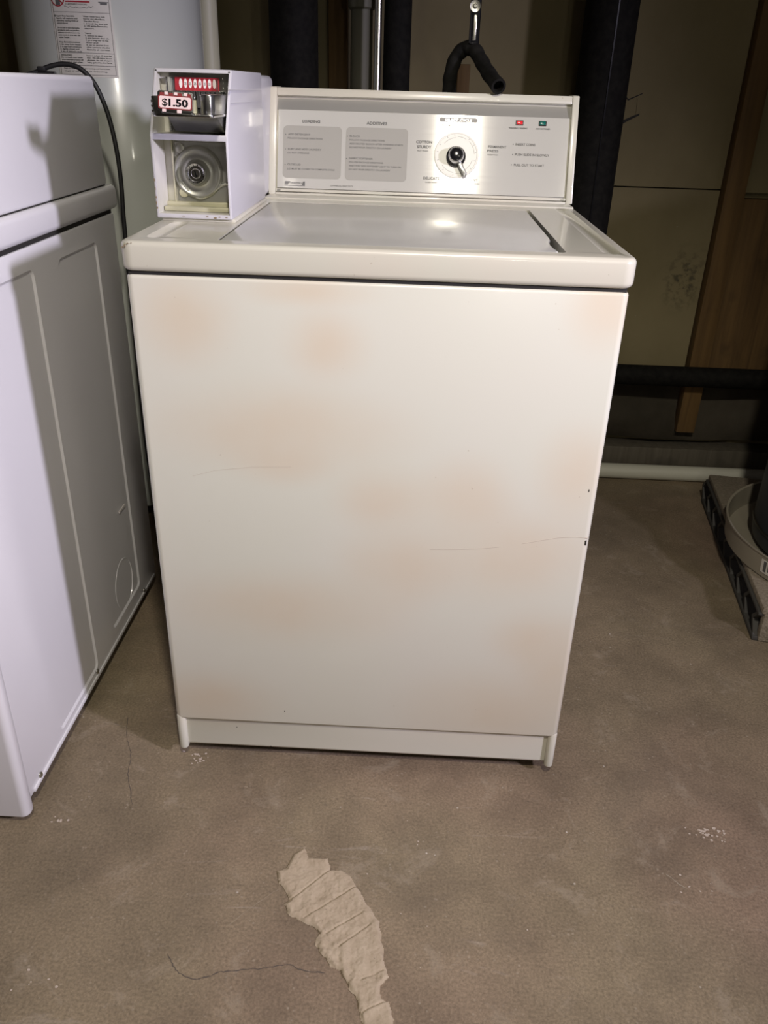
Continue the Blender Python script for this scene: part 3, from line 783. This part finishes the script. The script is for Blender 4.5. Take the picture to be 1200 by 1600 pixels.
# lower recess: die-cast door plate with round escutcheon and lock
PY = .229
bm = NB(); box(bm, XL+.020, XR-.0036, PY, PY+.003, .9360, 1.0220, .0008, 1)
dr = mk('door_plate', bm, M['platemat'], cs)
bm = NB(); box(bm, XL+.006, XR-.0036, .200, .2315, .9260, .9325, .001, 2); box(bm, XL+.004, XR-.0036, .222, .2315, .9255, .9372, .0008, 2); mk('lower_ledge', bm, M['brass'], cs)
bm = NB(); box(bm, XL+.0165, XL+.0185, .222, .231, .930, 1.0240, .001, 2); mk('door_jamb', bm, M['brass'], cs)
LC = Matrix.Translation((-.2865,PY,.9790)) @ Matrix.Rotation(PI/2,4,'X')
bm = NB(); lathe(bm, [(.0385,0),(.0375,.0025),(.0350,.0050),(.0330,.0052),(.0300,.0030),(.0220,.0022),(.0190,.0040),(.0165,.0120),(.0155,.0140)], 64, LC, close=False); esc = mk('escutcheon', bm, M['platemat'], cs)
# flowing shoulders left and right below the ring
bm = NB()
tube(bm, catmull([(-.3195,PY,.962),(-.312,PY-.0015,.966),(-.306,PY-.002,.956),(-.299,PY-.002,.948),(-.2865,PY-.0025,.9425),(-.274,PY-.002,.946),(-.262,PY-.0025,.954),(-.250,PY-.002,.9625),(-.2320,PY,.966)], 6), .0022, 8)
mk('cast_rib', bm, M['platemat'], cs)
bm = NB(); lathe(bm, [(.0150,.010),(.0150,.0165),(.0140,.0180),(.0120,.0175),(.0110,.0150),(.0075,.0148),(.0070,.0165),(.0062,.0172),(0,.0172)], 48, LC); lk = mk('lock', bm, M['chrome'], cs)
bm = NB(); box(bm, -.0010,.0010,-.0048,.0045,.0168,.0176, xf=LC @ Matrix.Rotation(.2,4,'Z')); box(bm, -.0002,.0024,-.0042,-.0026,.0168,.0176, xf=LC @ Matrix.Rotation(.2,4,'Z'))
for k in range(12): box(bm, .0115,.0135,-.0006,.0006,.0172,.0183, xf=LC @ Matrix.Rotation(k*PI/6+.2,4,'Z'))
mk('keyhole', bm, M['black'], lk)
for (x, z, mm) in ((-.3120,1.0130,M['platemat']), (-.3105,.9500,M['brass']), (-.2350,1.0110,M['platemat'])):
    bm = NB(); lathe(bm, [(.0072,0),(.0068,.0025),(.0040,.0036),(0,.0038)], 24, Matrix.Translation((x,PY,z)) @ Matrix.Rotation(PI/2,4,'X')); mk('rivet', bm, mm, dr)
bm = NB(); XT = Matrix.Translation((0,PY-.0003,0)) @ Matrix.Rotation(PI/2,4,'X')
text(bm, 'GREENWALD', XT, -.2950, 1.0135, width=.026, height=.0036, thick=.0006, bold=.02); text(bm, 'INDUSTRIES', XT, -.2660, 1.0130, width=.026, height=.0036, thick=.0006, bold=.02)
box(bm, -.292, -.242, PY-.0008, PY, 1.0095, 1.0105)
mk('cast_lettering', bm, M['platemat'], dr)
# upper recess: steel back plate, decal with eight coin windows, slotted comb and the push slide
SX0, SX1 = XL+.0042, XR-.0037
bm = NB(); box(bm, XL+.018, SX1-.0005, .2395, .2445, 1.036, 1.1130, .0006, 1)
for k in range(9):
    z = 1.058+k*.006
    box(bm, SX1-.0145, SX1-.0125, .2370, .2400, z, z+.0022); box(bm, SX1-.0085, SX1-.0065, .2365, .2400, z, z+.0030)
bp = mk('slide_back_plate', bm, M['steel'], cs)
bm = NB(); box(bm, XL+.0160, XL+.0185, .228, .2445, 1.036, 1.1080, .0006, 1); mk('guide_rail', bm, M['chrome'], cs)
bm = NB(); box(bm, SX1-.0205, SX1-.0190, .2300, .2395, 1.0700, 1.1060, .0005, 1); mk('guide_rail', bm, M['chrome'], cs)
bm = NB()
MD = Matrix.Translation((-.2800,.2360,1.0990)) @ Matrix.Rotation(PI/2-.12,4,'X')
box(bm, -.0335,.0325,-.0090,.0088,0,.0012,.0004,1,MD); dec = mk('coin_decal', bm, M['decalred'], cs)
bm = NB(); b2_ = NB()
for k in range(8):
    x = -.0245 + k*.0071
    el = [(x+.0024*math.cos(2*PI*j/20), .0008+.0062*math.sin(2*PI*j/20)) for j in range(20)]
    prism(bm, el, 'z', .0012, .0015, xf=MD)
    if 0 < k < 7: text(b2_, '25', MD @ Matrix.Translation((0,0,.0017)), x, -.0012, width=.0034, height=.0036, align='C', bold=.02)
mk('coin_window', bm, M['paper'], dec); mk('window_lettering', b2_, M['print'], dec)
bm = NB()
for k in range(9):
    x = -.3080 + k*.0071
    box(bm, x+.0006, x+.0060, .2200, .2400, 1.0680, 1.0905, .0006, 1)
mk('coin_comb', bm, M['steel'], cs)
bm = NB(); box(bm, -.3125, -.2400, .232, .2400, 1.066, 1.0900); mk('comb_slots', bm, M['black'], cs)
# slide: tray, left block, right curved housing, price tag
bm = NB()
prism(bm, rrect(-.3150,-.2310,.1150,.2380,.006,4), 'z', 1.0590, 1.0625, .0008, 2)
sl = mk('coin_slide', bm, M['chrome'], cs)
bm = NB(); prism(bm, [(.150,1.059),(.238,1.059),(.238,1.038),(.190,1.038)], 'x', -.3060, -.2335, .002, 2); mk('slide_housing', bm, M['darksteel'], sl)
bm = NB(); prism(bm, rrect(-.3160,-.2960,.1150,.1500,.005,5), 'z', 1.0600, 1.0840, .0015, 2); mk('slide_grip', bm, M['darksteel'], sl)
bm = NB()
for k in range(3): box(bm, -.3155, -.3125, .1142, .1152, 1.064+k*.006, 1.067+k*.006, .0003, 1)
mk('grip_rivets', bm, M['chrome'], sl)
pr = [(-.2560,.1560),(-.2545,.1400),(-.2500,.1320),(-.2430,.1265),(-.2370,.1270),(-.2325,.1340),(-.2315,.1560),(-.2315,.2150),(-.2560,.2150)]
bm = NB(); prism(bm, pr, 'z', 1.0620, 1.0870, .0012, 2); mk('slide_shoulder', bm, M['steel'], sl)
bm = NB(); prism(bm, rrect(-.2720,-.2595,.1380,.1440,.001,2), 'z', 1.0630, 1.0800, .0004, 1); mk('slide_tab', bm, M['brass'], sl)
# bowed price plate
TG = Matrix.Translation((-.2800,.1080,1.0765)) @ Matrix.Rotation(math.radians(2.5),4,'Y') @ Matrix.Rotation(PI/2-.10,4,'X')
bm = NB(); prism(bm, rrect(-.0245,.0235,-.0118,.0138,.0035,5), 'z', -.0030, 0, .0006, 2, TG)
box(bm, -.020,.022,-.0135,-.0100,-.016,-.001,.0008,1,TG)
for k in range(12): box(bm, -.021+k*.0038, -.0192+k*.0038, .0118, .0126, -.0006, .0004, xf=TG)
tg = mk('price_plate', bm, M['chrome'], sl) if False else mk('price_plate', bm, M['darksteel'], cs)
bm = NB(); prism(bm, rrect(-.0235,.0225,-.0085,.0085,.0025,4), 'z', 0, .0005, xf=TG)
for k in range(4): box(bm, -.021+k*.012, -.015+k*.012, .0085, .0115, 0, .0005, xf=TG)
mk('price_border', bm, M['darkred'], tg)
bm = NB(); prism(bm, rrect(-.0217,.0207,-.0070,.0072,.0020,4), 'z', .0005, .0009, xf=TG)
for k in range(3): box(bm, -.0145+k*.013, -.010+k*.013, .0090, .0125, .0001, .0007, xf=TG)  # pale tabs above the card, the light half of the drawn reflection
box(bm, .002, .008, -.0125, -.0085, .0001, .0008, xf=TG); box(bm, -.018, -.013, -.0120, -.0085, .0001, .0008, xf=TG)
mk('price_card', bm, M['pinkpaper'], tg)
bm = NB(); text(bm, '$', TG @ Matrix.Translation((0,0,.0011)), -.0180, -.0044, width=.0075, height=.0090, bold=.012); text(bm, '1.50', TG @ Matrix.Translation((0,0,.0011)), -.0092, -.0044, width=.0265, height=.0090, bold=.035); mk('price_lettering', bm, M['black'], tg)

# ------------------------------------------------------------------ floor marks
out = [(-.125,-.228),(-.111,-.224),(-.103,-.196),(-.086,-.181),(-.077,-.2),(-.046,-.2),(-.04,-.222),(-.023,-.22),(-.007,-.232),(.006,-.252),(.022,-.28),(.032,-.294),(.041,-.307),(.048,-.343),(.053,-.374),(.06,-.393),(.048,-.406),(.049,-.421),(.059,-.428),(.066,-.444),(.074,-.49),(.07,-.54),(.03,-.54),(.026,-.462),(.021,-.445),(.015,-.425),(.005,-.413),(-.01,-.389),(-.024,-.382),(-.036,-.368),(-.05,-.352),(-.05,-.34),(-.046,-.331),(-.058,-.323),(-.073,-.315),(-.095,-.305),(-.105,-.287),(-.097,-.281),(-.105,-.266),(-.119,-.252)]
def inside(x, y, P):
    c = False; j = len(P)-1
    for i in range(len(P)):
        if (P[i][1] > y) != (P[j][1] > y) and x < (P[j][0]-P[i][0])*(y-P[i][1])/(P[j][1]-P[i][1])+P[i][0]: c = not c
        j = i
    return c
def edgedist(x, y, P):
    best = 9
    for i in range(len(P)):
        a = Vector(P[i]); b = Vector(P[(i+1) % len(P)]); p = Vector((x,y)); ab = b-a
        t_ = max(0, min(1, (p-a).dot(ab)/ab.length_squared)); best = min(best, (p-a-ab*t_).length)
    return best
# jagged outline
jag = []
for i in range(len(out)):
    a = Vector(out[i]); b = Vector(out[(i+1) % len(out)]); k = max(1, int((b-a).length/.006))
    for j in range(k):
        p = a.lerp(b, j/k); jag.append((p.x+random.uniform(-.0014,.0014), p.y+random.uniform(-.0014,.0014)))
ridges = [((-.068,-.307),(.003,-.25)),((-.033,-.331),(.015,-.295)),((-.014,-.351),(.026,-.316)),((-.097,-.283),(-.040,-.222)),((.022,-.398),(.05,-.383)),((.026,-.444),(.062,-.423))]
st = .0014; bm = NB(); V = {}
nx, ny = int(.21/st), int(.37/st)
for i in range(nx):
    for j in range(ny):
        x, y = -.132+i*st, -.545+j*st
        if inside(x, y, jag):
            e = edgedist(x, y, out)
            z = .0004 + .0032*min(1, e/.005)
            z += (.0016*mnoise.noise((x*70, y*70, 3)) + .0008*mnoise.noise((x*210, y*210, 5)))*min(1, e/.006)
            if x+.35*y < -.135+.02*mnoise.noise((x*40,y*40,9)) and y < -.31: z += .0022*mnoise.noise((x*120, y*120, 1))
            for k, (a, b) in enumerate(ridges):
                a_, b_ = Vector(a), Vector(b); ab = b_-a_; p = Vector((x,y)); t_ = (p-a_).dot(ab)/ab.length_squared
                if -.05 < t_ < 1.05:
                    dd = (p-a_).cross(ab.normalized()) if False else ((p-a_).x*ab.y-(p-a_).y*ab.x)/ab.length
                    z += .0016*math.exp(-max(dd,0)/.006)*(1 if dd > 0 else 0) - .0022*math.exp(-(dd/.0014)**2)
            hole = math.exp(-(((x-.037)/.013)**2 + ((y+.392)/.006)**2))
            z -= .003*hole
            V[i,j] = bm.verts.new((x, y, max(.0003, z + random.uniform(-.00018,.00018))))
for (i, j), v in V.items():
    q = [(i,j),(i+1,j),(i+1,j+1),(i,j+1)]
    if all(k in V for k in q): bm.faces.new([V[k] for k in q])
be = [e for e in bm.edges if len(e.link_faces) == 1]
ex = bmesh.ops.extrude_edge_only(bm, edges=be)
for v in [g_ for g_ in ex['geom'] if isinstance(g_, bmesh.types.BMVert)]: v.co.z = -.0008
bmesh.ops.delete(bm, geom=[v for v in bm.verts if not v.link_faces], context='VERTS')
bmesh.ops.recalc_face_normals(bm, faces=bm.faces)
tag(mk('mortar_patch', bm, M['mortar'], base=(-.03,-.35,0), ang=60), 'rough raised patch of lighter mortar on the floor in front of the washing machine', 'mortar patch')
# cracks
def crack(pts, w, label, pale=False):
    bm = NB(); L = []; R = []
    P = catmull([(x,y,0) for x,y in pts], 8)
    for i, p in enumerate(P):
        d = (P[min(i+1,len(P)-1)]-P[max(i-1,0)]).normalized(); s_ = Vector((-d.y, d.x, 0)); jx = random.uniform(-.0012,.0012)
        k = w*random.uniform(.3,1)*(1 if 0 < i < len(P)-1 else .1)
        L.append(bm.verts.new(p+s_*(k+jx)+Vector((0,0,.0004)))); R.append(bm.verts.new(p-s_*(k-jx)+Vector((0,0,.0004))))
    for i in range(len(P)-1): bm.faces.new((L[i], R[i], R[i+1], L[i+1]))
    if pale: tag(mk('floor_scratch', bm, mat('scratch_pale', (.33,.28,.21), .9), base=(pts[0][0], pts[0][1], 0)), label, 'scratch', 'pale scratches on the concrete floor')
    else: tag(mk('floor_crack', bm, mat('crack_dark', (.10,.08,.065), .9), base=(pts[0][0], pts[0][1], 0)), label, 'crack', 'cracks in the concrete floor')
crack([(-.469,.104),(-.454,.051),(-.431,.003),(-.421,-.044),(-.39,-.116)], .0008, 'thin dark crack in the concrete between dryer and washing machine')
crack([(-.257,-.376),(-.239,-.399),(-.213,-.411),(-.188,-.405),(-.172,-.398),(-.119,-.39),(-.084,-.383),(-.06,-.39),(-.03,-.391)], .0010, 'winding dark crack in the concrete running into the mortar patch')
crack([(-.54,.325),(-.503,.319),(-.461,.308)], .0007, 'pale scratch across the floor strip between dryer and washing machine, farthest back', True)
crack([(-.513,.086),(-.486,.081),(-.459,.074)], .0006, 'short pale scratch on the floor beside the dark crack near the dryer', True)
crack([(-.186,-.332),(-.13,-.274),(-.085,-.239)], .0004, 'faint pale scratch on the floor just left of the mortar patch', True)
crack([(.494,-.193),(.503,-.205),(.521,-.221)], .0010, 'short pale scratch on the floor below the cluster of pale chips at right', True)
def chips(cx, cy, rx, ry, n, label, size=.004):
    bm = NB()
    for k in range(n):
        x = cx+random.gauss(0, rx/2); y = cy+random.gauss(0, ry/2); s_ = size*random.uniform(.3,1); a0 = random.uniform(0,6)
        pts = [(x+s_*random.uniform(.5,1)*math.cos(a0+2*PI*j/7)*1.3, y+s_*random.uniform(.5,1)*math.sin(a0+2*PI*j/7)) for j in range(7)]
        prism(bm, pts, 'z', -.0003, random.uniform(.0005,.0012))
    o = tag(mk('paint_chips', bm, M['chipm'], base=(cx,cy,0)), label, 'debris'); o['kind'] = 'stuff'
M['chipm'] = mat('pale_chips', (.50,.42,.35), .8)
chips(.583,-.108,.040,.016,26,'cluster of pale scabby chips on the floor right of the washing machine')
chips(-.312,.006,.022,.018,16,'white crumbs on the floor at the left front corner of the washing machine', .0028)
chips(-.502,-.155,.014,.008,7,'white crumbs on the floor beside the dryer corner', .0028)
chips(.52,-.215,.05,.02,8,'few pale flecks on the floor at the lower right', .0022)
chips(.105,-.231,.15,.12,10,'pale flecks scattered on the floor right of the mortar patch', .0016)
chips(-.421,-.428,.04,.02,6,'white crumbs on the floor at the lower left', .0025)

# ------------------------------------------------------------------ light
def area(name, loc, target, size, power, col, spread=180):
    L = bpy.data.lights.new(name, 'AREA'); L.shape = 'DISK'; L.size = size; L.energy = power; L.color = col; L.spread = math.radians(spread)
    o = bpy.data.objects.new(name, L); C.objects.link(o); o.location = loc
    o.rotation_euler = (Vector(target)-Vector(loc)).to_track_quat('-Z','Y').to_euler(); return o
def spot(name, loc, target, power, col, cone, blend, rad):
    L = bpy.data.lights.new(name, 'SPOT'); L.energy = power; L.color = col; L.spot_size = math.radians(cone); L.spot_blend = blend; L.shadow_soft_size = rad
    o = bpy.data.objects.new(name, L); C.objects.link(o); o.location = loc
    o.rotation_euler = (Vector(target)-Vector(loc)).to_track_quat('-Z','Y').to_euler(); return o
def point(name, loc, power, col, rad):
    L = bpy.data.lights.new(name, 'POINT'); L.energy = power; L.color = col; L.shadow_soft_size = rad
    o = bpy.data.objects.new(name, L); C.objects.link(o); o.location = loc; return o
spot('ceiling_lamp', (.22,-1.40,2.36), (.05,-.30,.2), 112, (1,.93,.80), 84, .5, .06)
point('front_fill', (.50,-1.70,1.10), 8.8, (1,.95,.82), .05)  # added fill light behind the camera, not a known lamp
point('bulb', (.70,-1.25,1.80), 5.5, (1,.95,.82), .04)
area('side_lamp', (1.95,-1.20,1.56), (-.5,.05,.7), .20, 15, (.86,.80,1.0), 80)
w = bpy.data.worlds.new('world'); S.world = w; w.use_nodes = True
w.node_tree.nodes['Background'].inputs[0].default_value = (.9,.88,.8,1)
w.node_tree.nodes['Background'].inputs[1].default_value = .03

# ------------------------------------------------------------------ camera
cam = bpy.data.cameras.new('camera'); co = bpy.data.objects.new('camera', cam); C.objects.link(co)
cx, cy, cz, pitch, yaw, roll, f = .0519859819, -1.11057230, 1.10176510, .477186889, -.0283187826, .0311892627, 1280.47906
fw = Vector((math.sin(yaw)*math.cos(pitch), math.cos(yaw)*math.cos(pitch), -math.sin(pitch)))
r = Vector((math.cos(yaw), -math.sin(yaw), 0)); u = r.cross(fw)
r2 = r*math.cos(roll)+u*math.sin(roll); u2 = -r*math.sin(roll)+u*math.cos(roll)
mw = Matrix((r2, u2, -fw)).transposed().to_4x4(); mw.translation = (cx, cy, cz)
co.matrix_world = mw
cam.sensor_fit = 'HORIZONTAL'; cam.sensor_width = 36; cam.lens = 36*f/1200; cam.clip_start = .02
S.camera = co
S.view_settings.view_transform = 'Standard'; S.view_settings.look = 'None'; S.view_settings.gamma = 1; S.view_settings.exposure = 0
S.view_settings.use_curve_mapping = False
for o in bpy.data.objects:
    if '_b' in o: del o['_b']
